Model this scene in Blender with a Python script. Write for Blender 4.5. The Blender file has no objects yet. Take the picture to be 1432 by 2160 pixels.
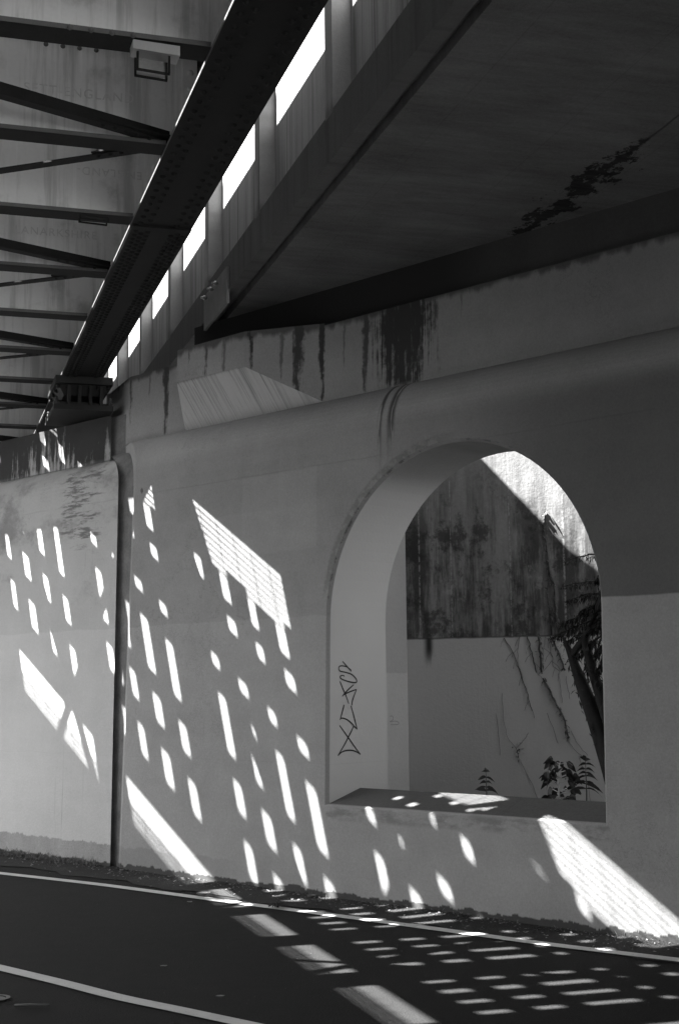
import bpy, bmesh, math, random
from mathutils import Vector, Matrix
random.seed(7)
SC = bpy.context.scene
COL = SC.collection
# ---------------------------------------------------------------- camera
F, YAW, PITCH, ROLL = 2934.4466, 0.2954131, 0.1262986, -0.010889
H = 1.6
cam = bpy.data.objects.new('camera', bpy.data.cameras.new('camera')); COL.objects.link(cam)
fw = Vector((math.sin(YAW)*math.cos(PITCH), math.cos(YAW)*math.cos(PITCH), math.sin(PITCH)))
rt = Vector((math.cos(YAW), -math.sin(YAW), 0)); up = rt.cross(fw)
rt, up = rt*math.cos(ROLL)+up*math.sin(ROLL), up*math.cos(ROLL)-rt*math.sin(ROLL)
M = Matrix((rt, up, -fw)).transposed().to_4x4(); M.translation = (0, 0, H)
cam.matrix_world = M
cam.data.sensor_fit = 'HORIZONTAL'; cam.data.sensor_width = 36; cam.data.lens = 36*F/1432
cam.data.clip_start = 0.05; cam.data.clip_end = 3000
SC.camera = cam
# ---------------------------------------------------------------- light
SUN = Vector((0.715, -0.267, -1.0)).normalized()
sl = bpy.data.lights.new('sun', 'SUN'); sl.energy = 5.0; sl.angle = math.radians(0.45); sl.color = (1, 0.995, 0.985)
so = bpy.data.objects.new('sun', sl); COL.objects.link(so)
so.rotation_euler = SUN.to_track_quat('-Z', 'Y').to_euler(); so.location = -SUN*40
W = bpy.data.worlds.new('World'); SC.world = W; W.use_nodes = True
wt = W.node_tree; bg = wt.nodes['Background']
sky = wt.nodes.new('ShaderNodeTexSky'); sky.sky_type = 'NISHITA'; sky.sun_disc = False
sky.sun_elevation = math.asin(-SUN.z); sky.sun_rotation = math.atan2(-SUN.x, -SUN.y)
bw = wt.nodes.new('ShaderNodeRGBToBW')           # black-and-white photograph: grey sky light
wt.links.new(sky.outputs[0], bw.inputs[0]); wt.links.new(bw.outputs[0], bg.inputs[0]); bg.inputs[1].default_value = 0.05
SC.view_settings.view_transform = 'Standard'; SC.view_settings.look = 'None'
SC.view_settings.exposure = 3.5; SC.view_settings.gamma = 1.0
SC.render.engine = 'CYCLES'
SC.cycles.max_bounces = 10; SC.cycles.diffuse_bounces = 6
SC.cycles.sample_clamp_indirect = 4.0
# ---------------------------------------------------------------- pier frame: al along the wall, off behind its face
TH, D0, BAT = 0.5053225, 7.767918, 0.022279
WN = Vector((math.cos(TH), math.sin(TH), 0)); WD = Vector((-math.sin(TH), math.cos(TH), 0))
def wp(al, off, z, b=BAT): return WN*(D0+off+b*z)+WD*al+Vector((0, 0, z))
def al_at_x(x, off, z, b=BAT): return (x-WN.x*(D0+off+b*z))/WD.x

XLEFT, ABL = -3.25, 12.5
# ---------------------------------------------------------------- material expressions
class E:
    def __init__(s, nt, k): s.nt, s.k = nt, k
    def op(s, o, b=None, c=None):
        n = s.nt.nodes.new('ShaderNodeMath'); n.operation = o
        for i, v in enumerate((s, b, c)):
            if v is None: continue
            if isinstance(v, E): s.nt.links.new(v.k, n.inputs[i])
            else: n.inputs[i].default_value = v
        return E(s.nt, n.outputs[0])
    def __add__(s, b): return s.op('ADD', b)
    __radd__ = __add__
    def __mul__(s, b): return s.op('MULTIPLY', b)
    __rmul__ = __mul__
    def __sub__(s, b): return s.op('SUBTRACT', b)
    def __rsub__(s, b): return (s*-1.0).op('ADD', b)
    def mx(s, b): return s.op('MAXIMUM', b)
    def mn(s, b): return s.op('MINIMUM', b)
    def sm(s, a, b):                      # smooth step from a to b
        n = s.nt.nodes.new('ShaderNodeMapRange'); n.interpolation_type = 'SMOOTHSTEP'
        s.nt.links.new(s.k, n.inputs[0]); lo, hi = min(a, b), max(a, b)
        n.inputs[1].default_value = lo; n.inputs[2].default_value = hi
        if a > b: n.inputs[3].default_value, n.inputs[4].default_value = 1, 0
        return E(s.nt, n.outputs[0])
    def box(s, a, b, w=0.02): return s.sm(a-w, a+w)*s.sm(b+w, b-w)
    def mix(s, t, m): return s*(1.0-m)+m*t   # towards t where m = 1
class Mat:
    def __init__(s, name, rough=0.85, spec=0.3, metal=0.0):
        s.m = bpy.data.materials.new(name); s.m.use_nodes = True; s.nt = s.m.node_tree
        s.b = s.nt.nodes['Principled BSDF']; s.b.inputs['Roughness'].default_value = rough
        s.b.inputs['Specular IOR Level'].default_value = spec; s.b.inputs['Metallic'].default_value = metal
        s.geo = s.nt.nodes.new('ShaderNodeNewGeometry').outputs['Position']
        sp = s.nt.nodes.new('ShaderNodeSeparateXYZ'); s.nt.links.new(s.geo, sp.inputs[0])
        s.x, s.y, s.z = [E(s.nt, k) for k in sp.outputs]
    def dot(s, v):
        n = s.nt.nodes.new('ShaderNodeVectorMath'); n.operation = 'DOT_PRODUCT'
        s.nt.links.new(s.geo, n.inputs[0]); n.inputs[1].default_value = v; return E(s.nt, n.outputs['Value'])
    def vec(s, x, y, z):
        n = s.nt.nodes.new('ShaderNodeCombineXYZ')
        for i, v in enumerate((x, y, z)):
            if isinstance(v, E): s.nt.links.new(v.k, n.inputs[i])
            else: n.inputs[i].default_value = v
        return n.outputs[0]
    def noise(s, v=None, scale=1.0, detail=4.0, rough=0.55):
        n = s.nt.nodes.new('ShaderNodeTexNoise'); s.nt.links.new(v or s.geo, n.inputs['Vector'])
        n.inputs['Scale'].default_value = scale; n.inputs['Detail'].default_value = detail; n.inputs['Roughness'].default_value = rough
        return E(s.nt, n.outputs[0])
    def vor(s, v=None, scale=1.0):
        n = s.nt.nodes.new('ShaderNodeTexVoronoi'); s.nt.links.new(v or s.geo, n.inputs['Vector']); n.inputs['Scale'].default_value = scale
        return E(s.nt, n.outputs[0])
    def out(s, g, bump=None, dist=0.01, strength=0.5):
        if isinstance(g, E): s.nt.links.new(g.mx(0.004).mn(0.9).k, s.b.inputs['Base Color'])
        else: s.b.inputs['Base Color'].default_value = (g, g, g, 1)
        if bump is not None:
            n = s.nt.nodes.new('ShaderNodeBump'); n.inputs['Distance'].default_value = dist; n.inputs['Strength'].default_value = strength
            s.nt.links.new(bump.k, n.inputs['Height']); s.nt.links.new(n.outputs[0], s.b.inputs['Normal'])
        return s.m

def drips(m, s, z, top, w, freq, seed, k=0.30):
    """dark run-off streaks hanging from height top along coordinate s; w raises the amount"""
    jit = (m.noise(m.vec(s*3.0, z*2.5, seed), 1.0, 3)-0.5)*0.05
    n = m.noise(m.vec((s+jit)*freq+seed, z*0.30, seed), 1.0, 6, 0.68)
    n2 = m.noise(m.vec(s*freq*7.0+seed, z*1.2, seed), 1.0, 4, 0.65)
    n3 = m.noise(m.vec(s*20.0, z*14.0, seed), 1.0, 4, 0.7)
    v = n*0.62+n2*0.28+n3*0.10+w-(top-z)*k
    return v.sm(0.525, 0.60)

def streaks(m, s, z, lst):
    """separate run-off streaks: (position, half width, lowest height, strength)"""
    s2 = s+(m.noise(m.vec(s*2.0, z*3.0, 1.0), 1.0, 5, 0.7)-0.5)*0.10
    fine = m.noise(m.vec(s*26.0, z*0.9, 2.0), 1.0, 5, 0.7); blot = m.noise(m.vec(s*14.0, z*9.0, 2.0), 1.0, 4, 0.7)
    out = None
    for c, w, ze, k in lst:
        r = (s2-c).op('ABSOLUTE')*(1.0/w)
        q = 1.25-r*0.75+(fine-0.5)*(2.6 if w > .1 else 1.9)+(blot-0.5)*1.3-(z-(ze+.55)).mn(0.0)*(-0.9)-(z-ze).mn(0.0)*(-6.0)
        q = q.sm(0.25, 0.85)*(r.sm(1.7, 1.0))*k
        out = q if out is None else out.mx(q)
    return out

def pier_mat(name, seed, left):
    m = Mat(name, 0.8, 0.35)
    al, of, z = m.dot(WD), m.dot(WN)-D0, m.z
    n1 = m.noise(m.vec(al*0.9+seed, z*0.9, of), 1.0, 5); n2 = m.noise(None, 45.0, 3, 0.6); n3 = m.noise(m.vec(al*1.2+seed, z*5.0, of*3), 1.0, 4); n4 = m.noise(None, 85.0, 3, 0.75); n5 = m.noise(m.vec(al*2.6, z*1.7, of+seed), 1.0, 6, 0.72)
    g = (0.46 if left else 0.28)+(n1-0.5)*0.075+(n2-0.5)*0.07+(n3-0.5)*0.06+(n4-0.5)*0.13+(n5-0.5)*0.11
    wob = (m.noise(m.vec(al*1.4+seed, 0, 0), 1.0, 2)-0.5)*0.06
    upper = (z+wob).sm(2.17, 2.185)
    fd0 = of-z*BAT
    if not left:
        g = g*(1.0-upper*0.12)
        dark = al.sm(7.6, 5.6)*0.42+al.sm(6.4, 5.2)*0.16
        g = g*(1.0-upper*dark*(1.0-z.sm(3.55, 3.75)*0.55)); g = g*(1.0+z.sm(3.60, 3.75)*z.sm(4.05, 3.97)*0.25)  # rounded shoulder lightened: light on its upward curve put into the colour
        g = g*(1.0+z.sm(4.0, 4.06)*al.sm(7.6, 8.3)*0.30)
        rr = ((al-6.4543)*(al-6.4543)+(z-2.13)*(z-2.13)).op('SQRT'); rn_ = m.noise(m.vec(al*9.0, z*9.0, 2.0), 1.0, 5, 0.7)
        g = g*(1.0-(rr+(rn_-0.5)*0.12).box(1.285, 1.345, 0.012)*fd0.sm(0.02, 0.01)*z.sm(2.25, 2.45)*al.sm(6.3, 6.7)*rn_.sm(0.38, 0.55)*0.30)
        g = g.mix(0.06, (rr+(rn_-0.5)*0.05).box(1.278, 1.29, 0.004)*fd0.sm(0.02, 0.01)*z.sm(2.2, 2.4)*rn_.sm(0.5, 0.6)*0.6)
        pt = (al+wob).box(7.85, 8.75, 0.01)*(z+wob).box(2.72, 3.38, 0.01)
        g = g*(1.0+pt*0.09)
        pt = (al+wob).box(8.3, 9.6, 0.01)*(z+wob).box(3.08, 3.5, 0.01)
        g = g*(1.0-pt*0.05)
    else:
        g = g*(1.0-upper*0.10)
        sme = m.noise(m.vec(al*3.0+seed, z*16.0, of), 1.0, 5, 0.7)
        big = al.box(10.75, 11.45, 0.12)*z.box(2.95, 3.8, 0.12)
        g = g.mix(0.07, (sme+big*0.13).sm(0.60, 0.72)*big*0.75)
        dirty = m.noise(m.vec(al*1.1+seed, z*1.5, of), 1.0, 6, 0.7)
        g = g.mix(0.16, (dirty+z.sm(2.0, 3.6)*0.1).sm(0.56, 0.76)*z.sm(2.0, 2.9)*0.75)
    # drips on the set-back upper wall and over the rounded shoulder
    topz = 4.30 if left else 4.66
    if left:
        d = drips(m, al, z, topz, al.sm(10.0, 10.4)*0.17, 2.6, seed, 0.20)
    else:
        d = streaks(m, al, z, [(8.30,.055,4.08,.9),(8.10,.03,3.96,.95),(8.44,.025,4.25,.6),(8.70,.03,4.36,.95),(9.02,.05,4.40,.6),(9.27,.035,4.38,.8),(9.5,.02,4.55,.6),(10.2,.045,4.02,.9),(10.75,.028,4.2,.75),(10.45,.02,4.45,.5),(7.60,.045,4.0,.85),(7.2,.30,3.93,1.0),(7.33,.07,3.93,1.0),(7.05,.06,3.93,1.0),(6.86,.05,4.38,.8),(7.85,.02,4.3,.5),(6.6,.02,4.5,.4)])
    edge = ((topz-z)+(m.noise(m.vec(al*9.0, z*2.0, seed), 1.0, 3)-0.5)*0.16).sm(0.07, 0.01)*(0.85 if left else 0.75)
    zone = z.sm(3.75 if left else 3.97, 3.9 if left else 4.03)
    if not left:
        run = al.box(7.02, 7.09, 0.02).mx(al.box(7.15, 7.19, 0.015))*z.sm(3.2, 3.75)*m.noise(m.vec(al*30, z*2.5, 0), 1.0, 3).sm(0.38, 0.5)*z.sm(4.05, 3.98)
        g = g.mix(0.02, run*0.85)
    g = g.mix(0.018, (d.mx(edge)*zone).mn(1.0)*0.96)
    # pencil-thin dark seam where the shoulder meets the upper wall
    zs = 3.85 if left else 3.98
    g = g.mix(0.06, (z+(n2-0.5)*0.01).box(zs-0.006, zs+0.012, 0.006)*0.6)
    fd = of-z*BAT
    if not left:
        g = g.mix(0.46+(n1-0.5)*0.1, fd.sm(0.026, 0.032)*al.box(6.0, 7.8, 0.02)*z.sm(0.5, 0.6)*z.sm(3.5, 3.45)*(al.sm(7.0, 7.3)*0.9+0.1))  # arch jamb lightened: the light reaching it is put into the colour
        sill = fd.sm(0.006, 0.03)*z.box(0.68, 0.9, 0.02)*al.box(5.15, 7.715, 0.004)
        g = g.mix(0.06+(n2-0.5)*0.06, sill*0.9)
        soil = z.box(0.60, 0.70, 0.02)*al.box(5.15, 7.73, 0.01)*fd.sm(0.008, 0.004)
        g = g*(1.0-soil*m.noise(m.vec(al*3.0, z*9.0, 1.0), 1.0, 5, 0.7).sm(0.42, 0.62)*0.35)
    # scuffs and cracks
    cr = m.noise(m.vec(al*2.2+seed, z*2.2, 4.0), 1.0, 8, 0.75)
    g = g*(1.0-(cr-0.5).op('ABSOLUTE').sm(0.005, 0.0)*0.5*m.noise(m.vec(al*0.7, z*0.7, 9.0), 1.0, 1).sm(0.55, 0.65))
    spl = m.vor(m.vec(al*1.1+seed, z*0.8, 0), 1.0)
    g = g.mix(0.05, (spl+(n5-0.5)*0.06+(n4-0.5)*0.03).sm(0.030, 0.018)*0.8)
    g = g*(1.0-(z+wob*0.5+(n5-0.5)*0.02).box(3.385, 3.395, 0.006)*0.14*n3.sm(0.4, 0.55))
    g = g*(1.0-(z+wob).box(1.015, 1.02, 0.004)*0.07)
    run2 = m.noise(m.vec(al*16.0, z*0.5, seed), 1.0, 4, 0.65).sm(0.62, 0.72)*m.noise(m.vec(al*1.0, z*0.8, 5.0), 1.0, 3).sm(0.5, 0.65)
    g = g*(1.0-run2*0.22)
    # unpainted, tarry foot of the wall
    j = m.noise(m.vec(al*3.0, z*3.0, seed), 1.0, 6, 0.7); j2 = m.noise(m.vec(al*9.0, z*2.0, seed+4), 1.0, 2)
    st = (m.noise(m.vec(al*5.0+seed, 0, 0), 1.0, 3, 0.6)*11.0).op('FLOOR')*(1/11.0)
    foot = z-j*0.07-j2*0.03-st*0.11
    if left:
        g = g.mix(0.24+(n5-0.5)*0.35+(n4-0.5)*0.3, foot.sm(0.13, 0.115)*0.85)
    else:
        g = g*(1.0-foot.sm(0.12, 0.10)*al.sm(8.6, 9.3)*0.18)
    g = g.mix(0.02, foot.sm(-0.035, -0.05)*0.9)
    return m.out(g, n2*0.5+n1*2.0+cr*0.7, 0.012, 0.35)

def bare_concrete(name, base, var, sx, sy, sz, seed, bump=0.4, rough=0.88):
    m = Mat(name, rough, 0.25)
    n1 = m.noise(m.vec(m.x*sx+seed, m.y*sy, m.z*sz), 1.0, 6, 0.6); n2 = m.noise(None, 40.0, 4, 0.65); n3 = m.noise(None, 1.7, 4); n4 = m.noise(None, 150.0, 2, 0.7)
    return m, base+(n1-0.5)*var+(n2-0.5)*var*0.6+(n4-0.5)*var*0.9+(n3-0.5)*var*0.7, n1+n2*0.6

def plain(name, g, rough=0.7, var=0.3, scale=12.0, spec=0.35, metal=0.0, bump=0.2):
    m = Mat(name, rough, spec, metal); n = m.noise(None, scale, 5, 0.6); n2 = m.noise(None, scale*7, 3)
    return m.out(g*(1.0+(n-0.5)*2*var+(n2-0.5)*var), n*0.5+n2, 0.004, bump)
# ---------------------------------------------------------------- mesh helpers
class MB:
    def __init__(s): s.v, s.f, s.sm = [], [], []
    def add(s, pts, faces, smooth=False):
        n = len(s.v); s.v += [tuple(p) for p in pts]
        for f in faces: s.f.append([i+n for i in f]); s.sm.append(smooth)
    def quad(s, *p, smooth=False): s.add(p, [list(range(len(p)))], smooth)
    def hexa(s, p, smooth=False):          # 8 corners: 4 bottom, 4 top
        s.add(p, [(3,2,1,0),(4,5,6,7),(0,1,5,4),(1,2,6,5),(2,3,7,6),(3,0,4,7)], smooth)
    def box(s, x0, x1, y0, y1, z0, z1):
        s.hexa([(x0,y0,z0),(x1,y0,z0),(x1,y1,z0),(x0,y1,z0),(x0,y0,z1),(x1,y0,z1),(x1,y1,z1),(x0,y1,z1)])
    def bar(s, a, b, w, h, upv=(0,0,1)):   # box beam from a to b
        a, b = Vector(a), Vector(b); d = (b-a).normalized(); u = Vector(upv); sx = d.cross(u).normalized()*w/2; uz = sx.cross(d).normalized()*h/2
        s.hexa([a-sx-uz, a+sx-uz, b+sx-uz, b-sx-uz, a-sx+uz, a+sx+uz, b+sx+uz, b-sx+uz])
    def tube(s, pts, rad, n=6, cap=True):
        pts = [Vector(p) for p in pts]; rings = []
        for i, p in enumerate(pts):
            d = (pts[min(i+1, len(pts)-1)]-pts[max(i-1, 0)]).normalized()
            a = d.orthogonal().normalized() if abs(d.z) > .95 else d.cross(Vector((0,0,1))).normalized()
            b = d.cross(a); r = rad[i] if isinstance(rad, (list, tuple)) else rad
            rings.append([p+(a*math.cos(t)+b*math.sin(t))*r for t in [2*math.pi*k/n for k in range(n)]])
        fs = []
        for i in range(len(rings)-1):
            for k in range(n): fs.append((i*n+k, i*n+(k+1)%n, (i+1)*n+(k+1)%n, (i+1)*n+k))
        if cap: fs += [tuple(range(n-1, -1, -1)), tuple((len(rings)-1)*n+k for k in range(n))]
        s.add([q for r in rings for q in r], fs, True)
    def dome(s, c, nrm, r, h, n=8):        # rivet head
        c, nv = Vector(c), Vector(nrm).normalized(); a = nv.orthogonal().normalized(); b = nv.cross(a)
        P = [c+(a*math.cos(t)+b*math.sin(t))*r for t in [2*math.pi*k/n for k in range(n)]]
        P += [c+nv*h*0.72+(a*math.cos(t)+b*math.sin(t))*r*0.66 for t in [2*math.pi*k/n for k in range(n)]]+[c+nv*h]
        s.add(P, [(k, (k+1)%n, n+(k+1)%n, n+k) for k in range(n)]+[(n+k, n+(k+1)%n, 2*n) for k in range(n)], True)
    def build(s, name, mat, parent=None, merge=0):
        me = bpy.data.meshes.new(name); me.from_pydata(s.v, [], s.f)
        me.polygons.foreach_set('use_smooth', s.sm); me.materials.append(mat)
        if merge:
            b = bmesh.new(); b.from_mesh(me); bmesh.ops.remove_doubles(b, verts=b.verts, dist=merge); b.to_mesh(me); b.free()
        o = bpy.data.objects.new(name, me); COL.objects.link(o)
        if parent is not None: attach(o, parent)
        else: center(o)
        return o
def center(o):                             # origin to the foot of the mesh
    me = o.data; n = len(me.vertices)
    c = sum((v.co for v in me.vertices), Vector())/n; c.z = min(v.co.z for v in me.vertices)
    me.transform(Matrix.Translation(-c)); o.location = c
def wloc(p):
    v = Vector(p.location)
    while p.parent: p = p.parent; v = v+p.location
    return v
def attach(o, p):
    o.data.transform(Matrix.Translation(-wloc(p))) if o.data else None
    o.parent = p
def tag(o, label=None, cat=None, group=None, kind=None):
    for k, v in (('label', label), ('category', cat), ('group', group), ('kind', kind)):
        if v: o[k] = v
    return o
def thing(name, loc, label, cat, group=None):
    o = bpy.data.objects.new(name, None); COL.objects.link(o); o.location = loc; o.empty_display_size = 0.2
    return tag(o, label, cat, group)
def copy_to(o, parent, dloc):              # another copy of a part (and its sub-parts), moved by dloc
    c = o.copy(); COL.objects.link(c); c.parent = parent; c.location = Vector(o.location)+Vector(dloc)
    for ch in [q for q in bpy.data.objects if q.parent == o]:
        k = ch.copy(); COL.objects.link(k); k.parent = c
    return c

# ---------------------------------------------------------------- materials
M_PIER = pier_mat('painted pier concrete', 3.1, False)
M_PIER2 = pier_mat('dirty painted pier concrete', 11.7, True)
m, g, b = bare_concrete('deck soffit concrete', 0.125, 0.12, 1.2, 3.5, 1.0, 2.0)
# leaking joint along the deck, blow holes
jx = m.x+(m.noise(m.vec(0, m.y*2.0, 0), 1.0, 4)-0.5)*0.02
gap = (jx-4.305).op('ABSOLUTE')
lk = m.noise(m.vec(m.x*7.0, m.y*5.0, 3.0), 1.0, 7, 0.72)
wid = m.y.box(7.6, 9.35, 0.35)*0.30*lk.sm(0.40, 0.72)+0.004
stain = (gap-wid).sm(0.012, -0.012)*m.y.sm(10.6, 9.6)
g = g.mix(0.012, (stain*0.95))
fine = m.noise(m.vec(m.x*2.5, m.y*16, 0), 1.0, 6, 0.75)
g = g+(fine-0.5)*0.10
g = g*(1.0-(m.x*1.35).op('FRACT').sm(0.012, 0.0)*0.25)
g = g.mix(0.02, m.vor(m.vec(m.x*1.4, m.y*1.0, 0), 1.0).sm(0.045, 0.03))
M_SOFFIT = m.out(g, b+fine*0.5-stain*2.0, 0.01, 0.5)
m, g, b = bare_concrete('parapet concrete', 0.34, 0.14, 0.8, 5.0, 0.35, 5.0)
st = m.noise(m.vec(0, m.y*9.0, m.z*0.25), 1.0, 6, 0.72)*0.6+m.noise(m.vec(3.0, m.y*34.0, m.z*0.5), 1.0, 4, 0.7)*0.4
g = g.mix(0.07, st.sm(0.47, 0.64)*0.8)
g = g.mix(0.09, (5.42-m.z+(st-0.5)*0.3).sm(-0.02, 0.10)*0.6)
M_PARA = m.out(g, b+st, 0.008, 0.4)
m, g, b = bare_concrete('edge beam concrete', 0.11, 0.06, 0.8, 4.0, 0.6, 9.0)
st = m.noise(m.vec(0, m.y*7.0, m.z*0.4), 1.0, 6, 0.72)
g = g.mix(0.06, st.sm(0.48, 0.70)*0.7)
M_BEAM = m.out(g, b+st, 0.008, 0.4)
m, g, b = bare_concrete('shaded bearing shelf concrete', 0.05, 0.03, 2.0, 2.0, 1.0, 9.0)
g = g.mix(0.02, m.dot(WD).sm(6.2, 6.9)*0.9)  # blacker to the left: deep shade of the bearing gap put into the colour
M_DIA = m.out(g, b, 0.008, 0.4)
# corbel with run-off lines down its slope
m, g, b = bare_concrete('corbel concrete', 0.50, 0.12, 1.0, 1.0, 1.0, 4.0)  # pale base: light bounced up from the ground put into the colour
al = m.dot(WD); n = m.noise(m.vec(al*7.0, 0, 0), 1.0, 5, 0.7); n4 = m.noise(m.vec(al*42.0, m.z*1.5, 0), 1.0, 4, 0.7)
g = g*(1.0-n4.sm(0.5, 0.62)*0.28)
g = g.mix(0.07, n.sm(0.50, 0.64)*(m.z.sm(3.95, 4.35)*0.55+0.2))
g = g.mix(0.05, m.z.sm(4.35, 4.375)*0.5)
M_CORB = m.out(g, b+n4, 0.01, 0.4)
# retaining wall: painted below, weathered above
PB, BD = Vector((4.152, 11.649, 0)), Vector((0.80217, -0.59710, 0)); BN = Vector((0.59710, 0.80217, 0))
def bp(s, z, d=0.0): return PB+BD*s+Vector((0, 0, z))-BN*d
m = Mat('weathered retaining wall', 0.88, 0.25)
s_ = m.dot(BD)-PB.dot(BD); z = m.z
a = m.noise(m.vec(s_*5.5, z*0.55, 1.0), 1.0, 7, 0.72); b_ = m.noise(m.vec(s_*2.0, z*1.1, 7.0), 1.0, 6, 0.7); n2 = m.noise(None, 38.0, 4, 0.65)
g = 0.29+(n2-0.5)*0.14+(b_-0.5)*0.34
g = g.mix(0.05, (a*0.6+b_*0.4).sm(0.43, 0.56)*0.9*(z.sm(3.7, 2.7)*0.75+0.25))
bl = m.noise(m.vec(s_*3.2, z*2.6, 11.0), 1.0, 7, 0.75)
g = g.mix(0.035, bl.sm(0.50, 0.62)*0.75*(z.sm(3.7, 2.9)*0.7+0.3)); g = g.mix(0.42, bl.sm(0.42, 0.33)*0.5)
g = g.mix(0.06, m.noise(m.vec(s_*8.0, z*0.5, 3.0), 1.0, 5, 0.7).sm(0.52, 0.68)*z.sm(2.9, 2.1)*0.8)
for s0, w0 in ((0.13, 0.006), (0.42, 0.004), (0.95, 0.005), (1.42, 0.008)):
    g = g.mix(0.5, s_.box(s0-w0, s0+w0, 0.004)*n2.sm(0.4, 0.6)*0.5)
chip = m.vor(m.vec(s_*1.0-0.33, z*1.3+0.2, 0), 1.6)
ed = (m.noise(m.vec(s_*6.0, 0, 0), 1.0, 3)-0.5)*0.02
low = (z+ed).sm(2.035, 2.022)
pn = m.noise(m.vec(s_*1.2, z*1.2, 2.0), 1.0, 4)
pg = 0.54+(pn-0.5)*0.08+(n2-0.5)*0.05
pg = pg.mix(0.05, (s_+ed).box(0.17, 0.24, 0.03)*(a+0.12*z.sm(1.7, 2.0)).sm(0.44, 0.58)*z.sm(1.72, 1.95))
g = g.mix(pg, low); g = g.mix(0.05, (z+ed).box(2.02, 2.034, 0.006)*0.7)
M_BACK = m.out(g, n2*0.5+a, 0.012, 0.4)
m = Mat('painted side wall', 0.82, 0.3)
n1 = m.noise(None, 1.6, 5); n2 = m.noise(None, 40.0, 4)
g = 0.44+(n1-0.5)*0.1+(n2-0.5)*0.06
g = g*(1.0-m.z.sm(1.72, 1.735)*0.18)
M_SIDE = m.out(g, n2+n1, 0.01, 0.4)
# asphalt
m = Mat('asphalt', 0.95, 0.08)
v1 = m.vor(None, 95.0); n1 = m.noise(None, 110.0, 3, 0.8); n2 = m.noise(None, 0.7, 5); n3 = m.noise(None, 7.0, 5, 0.7)
g = 0.021+(n1-0.5)*0.055+(n2-0.5)*0.008+(n3-0.5)*0.008
g = g.mix(0.22, m.vor(None, 9.0).sm(0.035, 0.02)*0.5)
M_ASPH = m.out(g, v1*0.7+n1*0.8, 0.006, 0.7)
m = Mat('bounce ground grey', 0.85, 0.3); n1 = m.noise(None, 2.0, 5); M_BOUNCE = m.out(0.36+(n1-0.5)*0.1, n1, 0.01, 0.3)
m = Mat('road paint', 0.7, 0.35); n1 = m.noise(None, 60.0, 4, 0.7); n2 = m.noise(None, 6.0, 4)
M_LINE = m.out((0.50+(n2-0.5)*0.2).mix(0.10, n1.sm(0.60, 0.72)*0.8), n1, 0.003, 0.4)
m = Mat('gritty verge', 0.95, 0.1); n1 = m.noise(None, 90.0, 5, 0.75); n2 = m.noise(None, 5.0, 5); v = m.vor(None, 60.0)
M_VERGE = m.out((0.045+(n1-0.5)*0.06+(n2-0.5)*0.03).mix(0.3, v.sm(0.16, 0.10)*n2.sm(0.5, 0.62)*0.8), n1*1.5+v, 0.02, 0.8)
# steel
m = Mat('dark bridge paint', 0.5, 0.4); n1 = m.noise(None, 5.0, 5, 0.7); n2 = m.noise(None, 60.0, 3)
m.b.inputs['Roughness'].default_value = .8; m.b.inputs['Specular IOR Level'].default_value = .15
M_STEEL = m.out(0.016+(n1-0.5)*0.016+(n2-0.5)*0.008, n1+n2*0.4, 0.003, 0.3)
m = Mat('streaked grey web paint', 0.6, 0.35)
n1 = m.noise(m.vec(m.x*9.0, m.y*3.1, m.z*0.5), 1.0, 6, 0.7); n2 = m.noise(m.vec(m.x*2.2, m.y*1.7, m.z*2.4), 1.0, 6, 0.68); n3 = m.noise(None, 50.0, 4); n5 = m.noise(m.vec(m.x*28.0, m.y*3.1, m.z*0.9), 1.0, 4, 0.7)
g = 0.60+(n3-0.5)*0.08
g = g.mix(0.30, n1.sm(0.48, 0.66)*0.65); g = g.mix(0.24, n2.sm(0.54, 0.72)*0.6); g = g.mix(0.75, n5.sm(0.6, 0.7)*0.35)
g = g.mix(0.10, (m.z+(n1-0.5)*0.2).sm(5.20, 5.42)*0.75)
M_WEB = m.out(g, n2, 0.004, 0.3)
M_TIMBER = plain('weathered timber', 0.14, 0.85, 0.4, 8.0)
M_GRATE = plain('galvanised steel', 0.3, 0.55, 0.2, 20.0)
M_LEDGE = plain('edge highlight and iron grey', 0.10, 0.55, 0.3, 14.0)  # lighter grey for painted edge highlights, also rivets and the iron ring
M_BEAR = plain('rusty black bearing iron', 0.02, 0.7, 0.4, 18.0)
M_BOLT = plain('bolt steel', 0.30, 0.4, 0.3, 30.0, 0.5, 0.6)
M_PALE = plain('pale enamel', 0.34, 0.5, 0.1, 9.0)
M_INK = plain('black marker', 0.03, 0.6, 0.3, 60.0)
M_PENCIL = plain('faint pencil', 0.24, 0.8, 0.2, 60.0)
M_BARK = plain('dark bark', 0.025, 0.9, 0.4, 20.0)
M_LEAF = plain('dark leaves', 0.045, 0.6, 0.5, 15.0)
M_FERN = plain('dark conifer leaves', 0.022, 0.7, 0.5, 15.0)
M_VINE = plain('dry vine', 0.10, 0.9, 0.4, 40.0)
M_DRY = plain('dry leaf litter', 0.20, 0.9, 0.6, 30.0)
M_GRASS = plain('dry grass', 0.12, 0.9, 0.5, 15.0)
M_IRON = plain('cast iron', 0.05, 0.5, 0.3, 40.0)
M_SOIL = plain('soil', 0.05, 0.95, 0.5, 20.0)

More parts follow.
